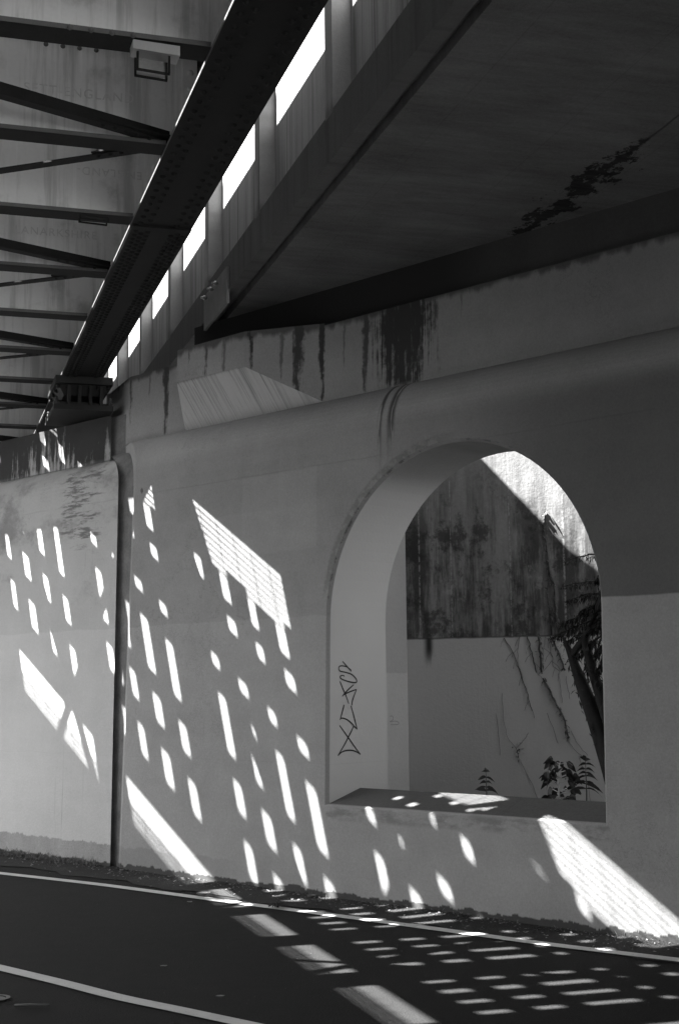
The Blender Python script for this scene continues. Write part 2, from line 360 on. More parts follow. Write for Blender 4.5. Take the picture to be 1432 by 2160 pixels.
# ---------------------------------------------------------------- setting
mb = MB(); mb.quad((-60,-60,0),(80,-60,0),(80,80,0),(-60,80,0)); tag(mb.build('road', M_ASPH), kind='structure')
mb = MB(); mb.quad((-40,-50,.004),(40,-50,.004),(40,-5.5,.004),(-40,-5.5,.004)); tag(mb.build('bounce_ground', M_BOUNCE), kind='structure')  # unseen pale ground behind the camera, added to bounce sunlight forward
def strip(pts, w, z):
    P = [Vector((p[0], p[1], 0)) for p in pts]; mb = MB(); L = []
    # smooth resample
    Q = []
    for i in range(len(P)-1):
        p0, p1, p2, p3 = P[max(i-1,0)], P[i], P[i+1], P[min(i+2,len(P)-1)]
        for k in range(14):
            t = k/14; Q.append(0.5*((2*p1)+(p2-p0)*t+(2*p0-5*p1+4*p2-p3)*t*t+(3*p1-p0-3*p2+p3)*t**3))
    Q.append(P[-1])
    for i, q in enumerate(Q):
        d = (Q[min(i+1,len(Q)-1)]-Q[max(i-1,0)]).normalized(); n = Vector((d.y,-d.x,0))*w/2; L.append((q-n, q+n))
    for (a,b),(c,d) in zip(L, L[1:]):
        mb.quad((a.x,a.y,z),(b.x,b.y,z),(d.x,d.y,z),(c.x,c.y,z))
    return mb
l1 = [(-0.403,14.624),(0.182,13.794),(0.766,12.964),(1.496,11.926),(2.093,10.963),(2.542,10.239),(2.909,9.655),(3.396,8.857),(3.810,8.167),(4.304,7.446),(4.896,6.580),(5.488,5.714)]
l2 = [(-0.355,10.175),(0.081,9.380),(0.518,8.586),(0.809,8.056),(1.066,7.563),(1.311,7.172),(1.496,6.873),(1.866,6.275),(2.236,5.677)]
tag(strip(l1, .105, .008).build('road_marking', M_LINE), kind='structure')
tag(strip(l2, .100, .008).build('road_marking', M_LINE), kind='structure')
mb = MB()   # gritty verge between the outer line and the wall, heaped a little against the wall
def vz(o, a): return 0.006+max(0, (o+0.42)/0.42)**1.6*0.018*(0.7+0.3*math.sin(a*3.1+.7*math.sin(a*9.7)))
als = [2+i*0.11 for i in range(190)]; ofs = [-.46,-.36,-.26,-.17,-.09,-.03,.03]
for i in range(len(als)-1):
    for j in range(len(ofs)-1):
        mb.quad(*[wp(a, o+(0.05*math.sin(a*5.3)+0.03*math.sin(a*13.1) if o < -.4 else 0), vz(o, a), 0) for a, o in ((als[i],ofs[j]),(als[i],ofs[j+1]),(als[i+1],ofs[j+1]),(als[i+1],ofs[j]))], smooth=True)
tag(mb.build('verge', M_VERGE, merge=.001), kind='structure')
mb = MB(); mb.quad(wp(-2,.38,.62,0), wp(9,.38,.62,0), wp(9,9,.62,0), wp(-2,9,.62,0)); tag(mb.build('soil', M_SOIL), kind='structure')

# ---------------------------------------------------------------- near pier
AR, AL_, AC, ARAD, ZS = 5.19, 7.7187, 6.4543, 1.2643, 2.13
SZ0, SZ1, SO = 0.70, 0.815, 0.37
def pier_body(al0, al1, zf, zn, zt, rn, xend, arch, thick):
    """al0 right end, al1(off,z) left end; rounded shoulder from zf to zn, set back rn; top zt"""
    mb = MB(); L = lambda o, z: al1(o, z)
    nose = [(rn*(1-math.cos(t)), zf+(zn-zf)*math.sin(t)) for t in [math.pi/2*k/12 for k in range(13)]]
    if arch:
        c = 0.022                          # chamfer round the opening
        outer = [(AC+(ARAD+c)*math.cos(t), ZS+(ARAD+c)*math.sin(t)) for t in [math.pi*k/48 for k in range(49)]]
        inner = [(AC+ARAD*math.cos(t), ZS+ARAD*math.sin(t)) for t in [math.pi*k/48 for k in range(49)]]
        outer = [(AL_+c, SZ0)]+outer+[(AR-c, SZ0)]
        inner = [(AL_, SZ0)]+inner+[(AR, SZ0)]
        mb.quad(wp(al0,0,-.1), wp(AR-c,0,-.1), wp(AR-c,0,zf), wp(al0,0,zf))
        mb.quad(wp(AL_+c,0,-.1), wp(L(0,-.1),0,-.1), wp(L(0,zf),0,zf), wp(AL_+c,0,zf))
        mb.quad(wp(AR-c,0,-.1), wp(AL_+c,0,-.1), wp(AL_+c,0,SZ0), wp(AR-c,0,SZ0))
        for (a,z),(a2,z2) in zip(outer, outer[1:]):
            if abs(a-a2) > 1e-6: mb.quad(wp(a,0,z), wp(a,0,zf), wp(a2,0,zf), wp(a2,0,z2))
        for (a,z),(a2,z2),(i,y),(i2,y2) in zip(outer, outer[1:], inner, inner[1:]):
            mb.quad(wp(a,0,z), wp(a2,0,z2), wp(i2,c,y2), wp(i,c,y))
        bar = [(AL_, 0.3)]+inner[1:-1]+[(AR, 0.3)]
        fr = lambda a, z: wp(a, c, max(z, SZ0))
        for k in range(len(bar)-1):
            (a,z),(a2,z2) = bar[k], bar[k+1]
            mb.quad(wp(a,c,z), wp(a2,c,z2), wp(a2,thick,z2,0), wp(a,thick,z,0), smooth=0 < k < len(bar)-2)
        # sill: sloping top, then a drop behind
        for k in range(8):
            a, a2 = AR-c+(AL_-AR+2*c)*k/8, AR-c+(AL_-AR+2*c)*(k+1)/8
            mb.quad(wp(a,0,SZ0), wp(a2,0,SZ0), wp(a2,.012,SZ0+.012), wp(a,.012,SZ0+.012))
            mb.quad(wp(a,.012,SZ0+.012), wp(a2,.012,SZ0+.012), wp(a2,SO,SZ1), wp(a,SO,SZ1))
            mb.quad(wp(a,SO,SZ1), wp(a2,SO,SZ1), wp(a2,SO+.02,.4), wp(a,SO+.02,.4))
        # rear face with the same opening
        LB = L(thick, 2)
        mb.quad(wp(al0,thick,-.1,0), wp(al0,thick,zt,0), wp(AR,thick,zt,0), wp(AR,thick,-.1,0))
        mb.quad(wp(AL_,thick,-.1,0), wp(AL_,thick,zt,0), wp(LB,thick,zt,0), wp(LB,thick,-.1,0))
        for (a,z),(a2,z2) in zip(inner, inner[1:]):
            if abs(a-a2) > 1e-6: mb.quad(wp(a,thick,z,0), wp(a,thick,zt,0), wp(a2,thick,zt,0), wp(a2,thick,z2,0))
    else:
        mb.quad(wp(al0,0,-.1), wp(L(0,-.1),0,-.1), wp(L(0,zf),0,zf), wp(al0,0,zf))
        mb.quad(wp(al0,thick,-.1,0), wp(L(thick,2),thick,-.1,0), wp(L(thick,2),thick,zt,0), wp(al0,thick,zt,0))
    for (o,z),(o2,z2) in zip(nose, nose[1:]):
        mb.quad(wp(al0,o,z), wp(L(o,z),o,z), wp(L(o2,z2),o2,z2), wp(al0,o2,z2), smooth=True)
    mb.quad(wp(al0,rn,zn), wp(L(rn,zn),rn,zn), wp(L(rn,zt),rn,zt), wp(al0,rn,zt))
    mb.quad(wp(al0,rn,zt), wp(L(rn,zt),rn,zt), wp(L(thick,zt),thick,zt,0), wp(al0,thick,zt,0))
    pr = [(0,-.1)]+nose+[(rn,zt)]
    mb.quad(*([wp(L(o,z),o,z) for o, z in pr]+[wp(L(thick,zt),thick,zt,0), wp(L(thick,-.1),thick,-.1,0)]))
    mb.quad(*([wp(al0,o,z) for o, z in pr]+[wp(al0,thick,zt,0), wp(al0,thick,-.1,0)]))
    return mb
pier = thing('bridge_pier', wp(6.5,.3,0), 'painted concrete pier wall with a rounded shoulder and one round-arched opening', 'bridge pier')
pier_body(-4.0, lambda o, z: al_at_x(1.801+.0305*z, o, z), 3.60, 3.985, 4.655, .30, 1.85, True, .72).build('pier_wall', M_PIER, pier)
mb = MB(); T = [math.pi/2*k/10 for k in range(11)]
pf = [(.05,-.05),(.05,3.5)]+[(.06+.27*(1-math.cos(t)), 3.5+.40*math.sin(t)) for t in T]+[(.34,4.2),(.34,4.3)]
xl, xr = (lambda z: 1.728+.0148*z), (lambda z: 1.803+.0305*z)
for (o,z),(o2,z2) in zip(pf, pf[1:]):
    mb.quad(wp(al_at_x(xr(z),o,z),o,z), wp(al_at_x(xl(z),o,z),o,z), wp(al_at_x(xl(z2),o2,z2),o2,z2), wp(al_at_x(xr(z2),o2,z2),o2,z2), smooth=True)
mb.build('gap_backing', plain('grey gap backing', .17, .9, .6, 7.0), pier)  # strip added inside the open gap so it shows grey instead of black
mb = MB()   # corbelled block on the shoulder
c = dict(A=(9.66,-.005,4.375), B=(8.75,-.005,4.365), C=(8.08,.306,3.99), D=(9.90,.306,3.99), At=(9.66,-.005,4.675), Bt=(8.75,-.005,4.675), Ct=(8.08,.306,4.675), Dt=(9.90,.306,4.675))
p = {k: wp(*v) for k, v in c.items()}
mb.quad(p['A'],p['D'],p['C'],p['B']); sl_ = mb; mb = MB(); mb.quad(p['A'],p['B'],p['Bt'],p['At']); mb.quad(p['B'],p['C'],p['Ct'],p['Bt']); mb.quad(p['D'],p['A'],p['At'],p['Dt']); mb.quad(p['At'],p['Bt'],p['Ct'],p['Dt'])
co = mb.build('corbel', M_PIER, pier); sl_.build('corbel_underside', M_CORB, co)
def ribbon(mb, pts, w, fn, taper=True):
    P = [Vector((a, b, 0)) for a, b in pts]; Q = []
    for i in range(len(P)-1):
        p0, p1, p2, p3 = P[max(i-1,0)], P[i], P[i+1], P[min(i+2,len(P)-1)]
        for k in range(5):
            t = k/5; Q.append(0.5*((2*p1)+(p2-p0)*t+(2*p0-5*p1+4*p2-p3)*t*t+(3*p1-p0-3*p2+p3)*t**3))
    Q.append(P[-1]); L = []
    for i, q in enumerate(Q):
        d = (Q[min(i+1,len(Q)-1)]-Q[max(i-1,0)]).normalized(); k = i/(len(Q)-1)
        ww = w/2*(0.75+0.35*math.sin(math.pi*k)); n = Vector((d.y,-d.x,0))*ww; L.append((q-n, q+n))
    for (a,b),(c,d) in zip(L, L[1:]): mb.quad(fn(a.x,a.y), fn(b.x,b.y), fn(d.x,d.y), fn(c.x,c.y))
TAG2 = [[(1.263,1.355),(1.289,1.358),(1.304,1.344),(1.299,1.324),(1.262,1.311)],[(1.262,1.307),(1.329,1.313),(1.37,1.301),(1.365,1.284),(1.267,1.283)]]
TAG = [[(0.162,1.311),(0.259,1.215),(0.34,1.131),(0.399,1.076)],[(0.325,1.3),(0.287,1.251),(0.222,1.167),(0.142,1.077)],[(0.142,1.077),(0.185,1.103),(0.24,1.113),(0.303,1.111),(0.358,1.096),(0.399,1.076)],[(0.218,1.472),(0.2,1.427),(0.17,1.354)],[(0.17,1.363),(0.199,1.367),(0.253,1.352),(0.307,1.319),(0.334,1.297),(0.363,1.277)],[(0.295,1.462),(0.322,1.394),(0.344,1.331),(0.363,1.274)],[(0.174,1.655),(0.202,1.602),(0.238,1.545),(0.27,1.479)],[(0.33,1.629),(0.284,1.601),(0.234,1.567),(0.197,1.538)],[(0.211,1.549),(0.274,1.57),(0.362,1.591)],[(0.362,1.591),(0.334,1.544),(0.312,1.5),(0.307,1.466)],[(0.206,1.813),(0.242,1.783),(0.282,1.752),(0.303,1.733)],[(0.305,1.742),(0.26,1.767),(0.205,1.777),(0.169,1.773),(0.161,1.755),(0.177,1.736),(0.232,1.727),(0.304,1.711),(0.35,1.682),(0.366,1.657),(0.349,1.645),(0.285,1.651),(0.212,1.667),(0.178,1.683),(0.181,1.698),(0.213,1.702),(0.224,1.692)]]
mb = MB()
for s in TAG: ribbon(mb, s, .011, lambda o, z: wp(AL_-.003, o, z, 0))
tag(mb.build('graffiti', M_INK, pier), 'black scrawled tag written down the side of the arch')

# ---------------------------------------------------------------- far pier
pier2 = thing('bridge_pier', wp(12.5,.3,0), 'dirty grey concrete pier wall with black run-off stains carrying the steel girder', 'bridge pier')
pier_body(20.0, lambda o, z: al_at_x(1.730+.0148*z, o, z), 3.52, 3.84, 4.31, .29, 1.75, False, .9).build('pier_wall', M_PIER2, pier2)

# ---------------------------------------------------------------- retaining wall behind the arch
rw = thing('retaining_wall', bp(2.5,0), 'weathered stained retaining wall seen through the arch, painted grey along its foot', 'wall')
mb = MB(); P = [bp(-.4,-.1), bp(7,-.1), bp(7,5.3), bp(-.4,5.3)]; Q = [bp(-.4,-.1,-.4), bp(7,-.1,-.4), bp(7,5.3,-.4), bp(-.4,5.3,-.4)]
mb.hexa([P[0],P[1],Q[1],Q[0],P[3],P[2],Q[2],Q[3]]); mb.build('wall_face', M_BACK, rw)
mb = MB(); mb.hexa([wp(8.18,.73,-.1,0), wp(8.18,2.3,-.1,0), wp(8.6,2.3,-.1,0), wp(8.6,.73,-.1,0), wp(8.18,.73,4.5,0), wp(8.18,2.3,4.5,0), wp(8.6,2.3,4.5,0), wp(8.6,.73,4.5,0)])
sw = mb.build('side_wall', M_SIDE, rw)
mb = MB()
for s in TAG2: ribbon(mb, s, .006, lambda o, z: wp(8.177, o, z, 0))
mb.build('graffiti', M_PENCIL, rw)

# ---------------------------------------------------------------- unseen wall behind the camera, added to hold back ambient light
ab = thing('light_block_wall', wp(-2,-10.2,0), 'plain concrete wall added out of view behind the camera to hold back ambient light', 'wall')
mb = MB(); a0, a1 = -9.0, ABL
mb.hexa([wp(a0,-10.0,-.1,0),wp(a1,-10.0,-.1,0),wp(a1,-9.7,-.1,0),wp(a0,-9.7,-.1,0),wp(a0,-10.0,5.0,0),wp(a1,-10.0,5.0,0),wp(a1,-9.7,4.9,0),wp(a0,-9.7,4.9,0)])
mb.build('wall_face', plain('light block concrete', .16, .9, .2, 2.0), ab)

# ---------------------------------------------------------------- concrete deck
deck = thing('concrete_deck', (3.2, 4, 5.0), 'grey concrete bridge deck overhead with ribbed parapet and leaking joint', 'bridge deck')
YN, YF = -5.0, 34.0
def off_y(x, off): return (D0+off-WN.x*x)/WN.y
mb = MB()
e0 = [(2.668,YN),(14,YN),(14,off_y(14,.70)),(2.668,off_y(2.668,.70))]
mb.box(2.60,2.667,YN,YF,5.07,5.42)
mb.hexa([(x,y,5.0) for x,y in e0]+[(x,y,5.42) for x,y in e0])
mb.build('deck_slab', M_SOFFIT, deck)
mb = MB(); mb.hexa([wp(-3,.50,4.658,0),wp(9.9,.50,4.658,0),wp(9.9,.70,4.658,0),wp(-3,.70,4.658,0),wp(-3,.50,5.0,0),wp(9.9,.50,5.0,0),wp(9.9,.70,5.0,0),wp(-3,.70,5.0,0)])
mb.build('end_diaphragm', M_DIA, deck)
mb = MB(); mb.box(2.485,2.598,YN,YF,5.0,5.30); mb.box(2.487,2.612,YN,YF,5.301,5.323); mb.build('edge_beam', M_BEAM, deck)
mb = MB(); XB, XP = 2.485, 2.615; ZB, ZT = 5.325, 6.41    # recessed panels between ribs that are flush with the edge beam
mb.box(XP,2.72,YN,YF,5.30,ZT)
y = 10.22-2.0*8
while y < YF-1:
    mb.box(XB,XP-.001,y,y+.17,5.302,ZT-.003); y += 2.0
mb.build('parapet', M_PARA, deck)
mb = MB(); mb.box(2.462,2.486,11.33,12.32,4.885,5.205); jpo = mb.build('joint_plate', plain('joint plate', .20, .7, .35, 9.0), deck)
for k, (yy, zz) in enumerate(((11.69,5.155),(11.89,5.158),(12.17,5.157))):
    mb = MB(); mb.tube([(2.462,yy,zz),(2.405,yy,zz)], .011, 8); mb.tube([(2.45,yy,zz),(2.428,yy,zz)], .022, 6)
    mb.build('bolt', M_BOLT, jpo)
# ---------------------------------------------------------------- steel bridge
steel = thing('steel_bridge', (0, 6.42, 4.7), 'dark riveted steel girder bridge with streaked grey cross beams and diagonal bracing', 'steel bridge')
GL, GR, GZ = 1.305, 1.713, 4.70
FY, FP = 6.42, 1.2764
YG0, YG1 = -5.0, 33.0
ZP = 5.600                                 # underside of the planks
gird = MB(); gird.box(1.495,1.515,YG0,YG1,GZ+.018,7.25); go = gird.build('main_girder', M_STEEL, steel)
mb = MB(); mb.box(GL,GR,YG0,YG1,GZ,GZ+.018)
mb.box(GL+.004,GR-.004,8.98,YG1,GZ-.018,GZ)            # cover plate starts at the splice
for s in (GL+.02, GR-.02):
    pass
# rivet heads on the underside: four lines, closer set on the cover plate
y = 4.2
while y < 14.2:
    cov = y > 9.02; z = GZ-.018 if cov else GZ; st = .083 if cov else .125
    for k, fx in enumerate((.10,.20,.30,.70,.80,.90) if cov else (.13,.27,.73,.87)):
        mb.dome((GL+(GR-GL)*fx, y+(st/2 if k % 2 else 0), z), (0,0,-1), .021, .016, 8)
    y += st
mb.build('bottom_flange', M_STEEL, go)
mb = MB()
mb.bar((GL-.001,YG0,GZ+.009),(GL-.001,YG1,GZ+.009),.004,.017)
mb.build('edge_highlight', M_LEDGE, go)  # lighter strip so the sunlit flange edge draws as a bright line
mb = MB(); mb.box(1.30,1.713,YG0,YG1,7.25,7.28); mb.build('top_flange', M_STEEL, go)
g2 = MB(); g2.box(-2.62,-2.60,YG0,YG1,GZ,6.2); g2.box(-2.8,-2.42,YG0,YG1,GZ-.03,GZ); g2.build('main_girder', M_STEEL, steel)
g3 = MB(); g3.box(XLEFT,XLEFT+.02,YG0,YG1,GZ,6.0); g3.build('main_girder', M_STEEL, steel)

def text_mesh(body, size, mat, mw, parent, name='lettering'):
    cu = bpy.data.curves.new(name, 'FONT'); cu.body = body; cu.size = size; cu.extrude = .0015; cu.space_character = 1.15
    t = bpy.data.objects.new(name, cu); COL.objects.link(t)
    bpy.context.view_layer.update()
    me = bpy.data.meshes.new_from_object(t.evaluated_get(bpy.context.evaluated_depsgraph_get()))
    bpy.data.objects.remove(t); bpy.data.curves.remove(cu)
    me.transform(mw); me.materials.clear(); me.materials.append(mat)
    o = bpy.data.objects.new(name, me); COL.objects.link(o); attach(o, parent); return o
M_STAMP = plain('rolled lettering paint', 0.46, 0.6, 0.35, 14.0)

fb0 = None
def floor_beam(i):
    yb = FY+FP*i
    if i < 0 or i > 0:
        pass
    mb = MB(); mb.box(XLEFT+.03,1.493,yb-.006,yb+.006,GZ+.05,5.54); fb = mb.build('floor_beam', M_WEB, steel)
    mb = MB(); mb.box(XLEFT+.03,1.30,yb-.082,yb+.082,GZ+.012,GZ+.036); mb.box(XLEFT+.03,1.493,yb-.07,yb+.07,5.54,5.565)
    mb.build('flange', M_STEEL, fb)
    mb = MB(); mb.box(XLEFT+.03,1.30,yb-.0845,yb-.0822,GZ+.014,GZ+.038); mb.build('edge_highlight', M_LEDGE, fb)  # thin pale strip: highlight along the flange put into the colour
    mb = MB(); q = [(.33,yb-.27),(.80,yb-.11),(.80,yb-.07),(.33,yb-.07)]
    mb.hexa([(x,y,ZP-.034) for x,y in q]+[(x,y,ZP-.024) for x,y in q]); mb.build('sun_trim_plate', M_STEEL, fb)  # plate added on each beam to trim the grating's sun patch
    mb = MB(); mb.box(1.405,1.492,yb-.018,yb-.0065,GZ+.11,5.53)
    for k in range(7): mb.dome((1.452, yb-.018, GZ+.18+.105*k), (0,-1,0), .021, .016)
    mb.build('connection_angle', M_WEB, fb)
    return fb
beams = {}
for i in range(-8, 20): beams[i] = floor_beam(i)
def stamp(i, x, z, body, size, flip=False):
    yb = FY+FP*i-.0062
    mw = Matrix.Translation((x, yb, z)) @ Matrix.Rotation(math.pi if flip else 0, 4, 'Y') @ Matrix.Rotation(math.pi/2, 4, 'X')
    text_mesh(body, size, M_STAMP, mw, beams[i])
stamp(1, .50, 4.975, 'SETT-ENGLAND', .078)
stamp(2, 1.372, 5.055, 'ENGLAND-', .078, True)
stamp(3, .62, 4.985, 'LANARKSHIRE', .085)
# rivets along the foot of the first beam and on the second web
rv = None
for p_, n_ in [((x, FY-.086, GZ+.022), (0,-1,-.5)) for x in (.62,.72,.82,.92)]+[((x, FY+FP-.007, 5.27), (0,-1,0)) for x in (.62,.715,.81,.905)]:
    mb = MB(); mb.dome(p_, n_, .015, .012); mb.build('rivet', M_LEDGE, beams[0] if p_[1] < FY+.5 else beams[1])

# lateral bracing
def brace(i, dx, dy):
    y0 = FY+FP*i; zb = GZ+.045
    a = Vector((1.31, y0+(.02 if dy > 0 else -.03), zb)); b = a+Vector((dx, dy, 0)).normalized()*3.4
    mb = MB(); mb.bar(a, b, .070, .010); d = (b-a).normalized(); n = Vector((-d.y, d.x, 0))*.032
    if dy < 0: mb.bar(a+n+Vector((0,0,.03)), b+n+Vector((0,0,.03)), .009, .06)
    br = mb.build('lateral_brace', M_STEEL, steel)
    g = MB(); e = a+d*.46
    w = n*2.6
    g.hexa([a-w, a+w, e+w*.5, e-w*.5, a-w+Vector((0,0,.010)), a+w+Vector((0,0,.010)), e+w*.5+Vector((0,0,.010)), e-w*.5+Vector((0,0,.010))])
    g.v = [(x,y,z+.008) for x,y,z in g.v]
    for k in range(6):
        q = a+d*(.05+.075*k)
        g.dome(q+n*.5-Vector((0,0,.004)), (0,0,-1), .016, .014); g.dome(q+n*.55+Vector((0,0,.018)), (0,0,1), .019, .020); g.dome(q-n*.9+Vector((0,0,.018)), (0,0,1), .019, .020)
    g.build('gusset_plate', M_STEEL, br)
for i in range(-3, 16, 2):
    brace(i, -1.0, -.43); brace(i, -1.0, .72)

# open deck: planks with gaps, timber runners under them, walkway plates, gratings
PR, PY0 = 0.255289, 8.1363-.008
GAPW = .080
mb = MB(); mb.box(-1.592,.290,-(PR-GAPW)/2,(PR-GAPW)/2,ZP,ZP+.06)
pl = mb.build('deck_plank', M_TIMBER, None); pl.location = (0,0,0)
me = pl.data; cz = Vector((0,0,ZP)); bpy.data.objects.remove(pl)
me.transform(Matrix.Translation(-Vector((0,0,0))))
for k in range(-24, 70):
    o = bpy.data.objects.new('deck_plank', me); COL.objects.link(o); o.parent = steel
    j = 0.006*math.sin(k*12.9898*7.1); jx = 0.014*math.sin(k*78.233)
    o.location = Vector((-.6335+.0175+jx, PY0+(k+.5)*PR+j, ZP))-steel.location
runners = [(-1.535,-1.293),(-1.137+.036,-.981),(-.845+.036,-.700),(-.42+.036,-.262),(-.212+.036,.042)]
for a, b in runners:
    mb = MB(); mb.box(a,b,YG0,YG1,ZP-.05,ZP); mb.build('guard_timber', M_TIMBER, steel)
for y0, y1, b in ((YG0,11.72,.302),(11.72,YG1,.205)):
    mb = MB(); mb.box(.105+.036,b,y0,y1,ZP-.05,ZP); mb.build('guard_timber', M_TIMBER, steel)
mb = MB(); ap = [(-1.6,off_y(-1.6,-1.08)),(.25,off_y(.25,-1.08)),(.25,off_y(.25,-.94)),(.79,off_y(.79,-.94)),(.79,off_y(.79,-.48)),(-1.6,off_y(-1.6,-.48))]   # skew cross girder over the pier
n = len(ap); mb.add([(x,y,ZP-.075) for x,y in ap]+[(x,y,ZP-.055) for x,y in ap], [tuple(range(n-1,-1,-1)), tuple(range(n,2*n))]+[(k,(k+1)%n,n+(k+1)%n,n+k) for k in range(n)]); mb.build('skew_beam', M_STEEL, steel)
for a, b in ((XLEFT,-1.84),(.80,1.49)):
    mb = MB(); mb.box(a,b,YG0,YG1,ZP,ZP+.04); mb.build('walkway_plate', M_STEEL, steel)
mb = MB(); mb.box(-1.84,.80,YG0,.9,ZP+.07,ZP+.10); mb.build('walkway_plate', M_STEEL, steel)
def grating(x0, x1, pitch, w):
    mb = MB(); n = int((x1-x0)/pitch)
    for k in range(n): mb.box(x0+pitch*(k+.5)-w/2, x0+pitch*(k+.5)+w/2, YG0, YG1, ZP+.02, ZP+.035)
    y = YG0
    while y < 20: mb.box(x0-.05, x1+.02, y, y+.005, ZP+.036, ZP+.043); y += .16
    mb.build('walkway_grating', M_GRATE, steel)
grating(.305, .80, .038, .0105)
grating(-1.84, -1.70, .0335, .0165)

# ---------------------------------------------------------------- bearing under the girder
by = 13.98
bea = thing('bridge_bearing', (1.52, by, 4.32), 'black cast iron bearing with bolted plates under the steel girder end', 'bearing')
def at(mbx, name, mat=None): return mbx.build(name, mat or M_BEAR, bea)
mb = MB(); mb.box(1.24,1.80,by-.42,by+.42,GZ-.095,GZ-.02)
for x in (1.27,1.36,1.66,1.76):
    for yy in (by-.36,by-.12,by+.12,by+.36): mb.tube([(x,yy,GZ-.10),(x,yy,GZ-.135)], .02, 6)
at(mb, 'sole_plate')
mb = MB()
pr = [(1.27,GZ-.095),(1.78,GZ-.095),(1.72,GZ-.20),(1.33,GZ-.20)]
mb.hexa([(x,by-.33,z) for x,z in ((1.33,GZ-.20),(1.72,GZ-.20))]+[(x,by+.33,z) for x,z in ((1.72,GZ-.20),(1.33,GZ-.20))]+[(1.27,by-.36,GZ-.095),(1.78,by-.36,GZ-.095),(1.78,by+.36,GZ-.095),(1.27,by+.36,GZ-.095)])
for k in range(4):
    x = 1.36+.105*k; mb.box(x,x+.03,by-.40,by-.33,4.40,GZ-.11)
at(mb, 'saddle')
mb = MB(); mb.tube([(1.30,by,4.47),(1.75,by,4.47)], .055, 14); at(mb, 'rocker_pin', M_IRON)
mb = MB(); mb.box(1.22,1.80,by-.46,by+.46,4.335,4.385); mb.box(1.28,1.76,by-.36,by+.36,4.385,4.425)
at(mb, 'base_plate')
for x in (1.25,1.77):
    for yy in (by-.41,by+.41):
        mb = MB(); mb.tube([(x,yy,4.38),(x,yy,4.47)], .016, 8); mb.tube([(x,yy,4.385),(x,yy,4.415)], .032, 6); at(mb, 'anchor_bolt', M_IRON)

# ---------------------------------------------------------------- small fittings on the cross beams
def fitting(label, x0, x1, y, z1, hcov, x2, x3, z0, mat):
    t = thing('bracket_box', ((x0+x1)/2, y, z0), label, 'fitting')
    if hcov:
        mb = MB(); mb.hexa([(x0,y,z1-hcov),(x1,y-.004,z1-hcov-.012),(x1,y+.10,z1-hcov-.012),(x0,y+.10,z1-hcov),(x0,y,z1),(x1,y-.004,z1-.008),(x1,y+.10,z1-.008),(x0,y+.10,z1)])
        mb.build('lid', M_PALE, t)
    mb = MB(); zt = z1-hcov-.008
    for yy in (y+.012, y+.085):
        mb.bar((x2,yy,zt),(x2,yy,z0),.010,.010,(0,1,0)); mb.bar((x3,yy,zt-.006),(x3,yy,z0-.006),.010,.010,(0,1,0)); mb.bar((x2-.004,yy,z0),(x3+.004,yy,z0-.008),.010,.010)
    if not hcov: mb.bar((x2,y+.012,zt),(x3,y+.012,zt-.006),.008,.008)
    mb.build('frame', mat, t)
    if hcov:
        mb = MB(); mb.quad((x2+.004,y+.09,zt),(x3-.004,y+.09,zt),(x3-.004,y+.09,z0+.004),(x2+.004,y+.09,z0+.004)); mb.build('back_plate', plain('back plate paint', .22, .7, .3, 14.0), t)
fitting('pale square box with an open frame hanging below the nearest cross beam', .918, 1.144, FY-.10, 4.695, .045, .942, 1.094, 4.553, M_STEEL)
fitting('thin dark rectangular frame hanging under the third cross beam', .90, 1.10, FY+2*FP-.10, 4.703, 0, .955, 1.135, 4.672, M_STEEL)
# ---------------------------------------------------------------- plants and small things
R = random.Random(5)
def leaf(mb, base, d, ln, w, droop=0.3, n=3, upv=(0,0,1)):
    base, d = Vector(base), Vector(d).normalized(); s = d.cross(Vector(upv))
    s = s.normalized() if s.length > .05 else Vector((1,0,0))
    L = []
    for k in range(n+1):
        t = k/n; p = base+d*ln*t-Vector((0,0,droop*ln*t*t)); ww = w*math.sin(math.pi*(0.08+0.90*t))*0.5
        L.append((p-s*ww, p+s*ww))
    for (a,b),(c,e) in zip(L, L[1:]): mb.quad(a,b,e,c)
def whorl_plant(pos, top, label, pairs, ln, w, ang0):
    t = thing('seedling', pos, label, 'plant'); pos = Vector(pos); top = Vector(top)
    mb = MB(); mb.tube([pos, (pos+top)/2+Vector((.004,0,0)), top], [.006,.005,.003], 6); mb.build('stem', M_VINE, t)
    mb = MB()
    for k in range(pairs):
        f = .58+.42*(k/(pairs-1))**1.1+R.uniform(-.015,.015); p = pos.lerp(top, min(f,1)); l = ln*(1.15-.5*k/pairs)*R.uniform(.75,1.15)
        for q in range(4 if k == pairs-1 else 2):
            a = ang0+q*math.pi*(.5 if k == pairs-1 else 1)+R.uniform(-.6,.6)
            dv = rt*math.cos(a)+Vector((-rt.y,rt.x,0))*math.sin(a)*.6
            leaf(mb, p, dv+Vector((0,0,R.uniform(.9,1.6) if k == pairs-1 else R.uniform(.05,.75))), l, w*R.uniform(.7,1.1), R.uniform(.3,.9), 4, fw+Vector((R.uniform(-.4,.4),0,R.uniform(-.2,.9))))
    mb.build('leaves', M_LEAF, t)
whorl_plant((4.128,9.865,.62), (4.13,9.861,.965), 'small narrow-leaved seedling growing alone behind the arch sill', 5, .095, .034, .2)
whorl_plant((4.56,9.08,.62), (4.565,9.076,1.075), 'narrow-leaved seedling with many leaf pairs beside the dark trunk', 8, .095, .030, -.1)
t = thing('broadleaf_weed', (4.45,9.283,.62), 'bushy weed with round leaves on a pale stem behind the arch sill', 'plant')
mb = MB(); st = [Vector((4.452,9.28,.62)), Vector((4.45,9.283,.85)), Vector((4.455,9.28,1.05))]; mb.tube(st, [.008,.007,.004], 6); br = []
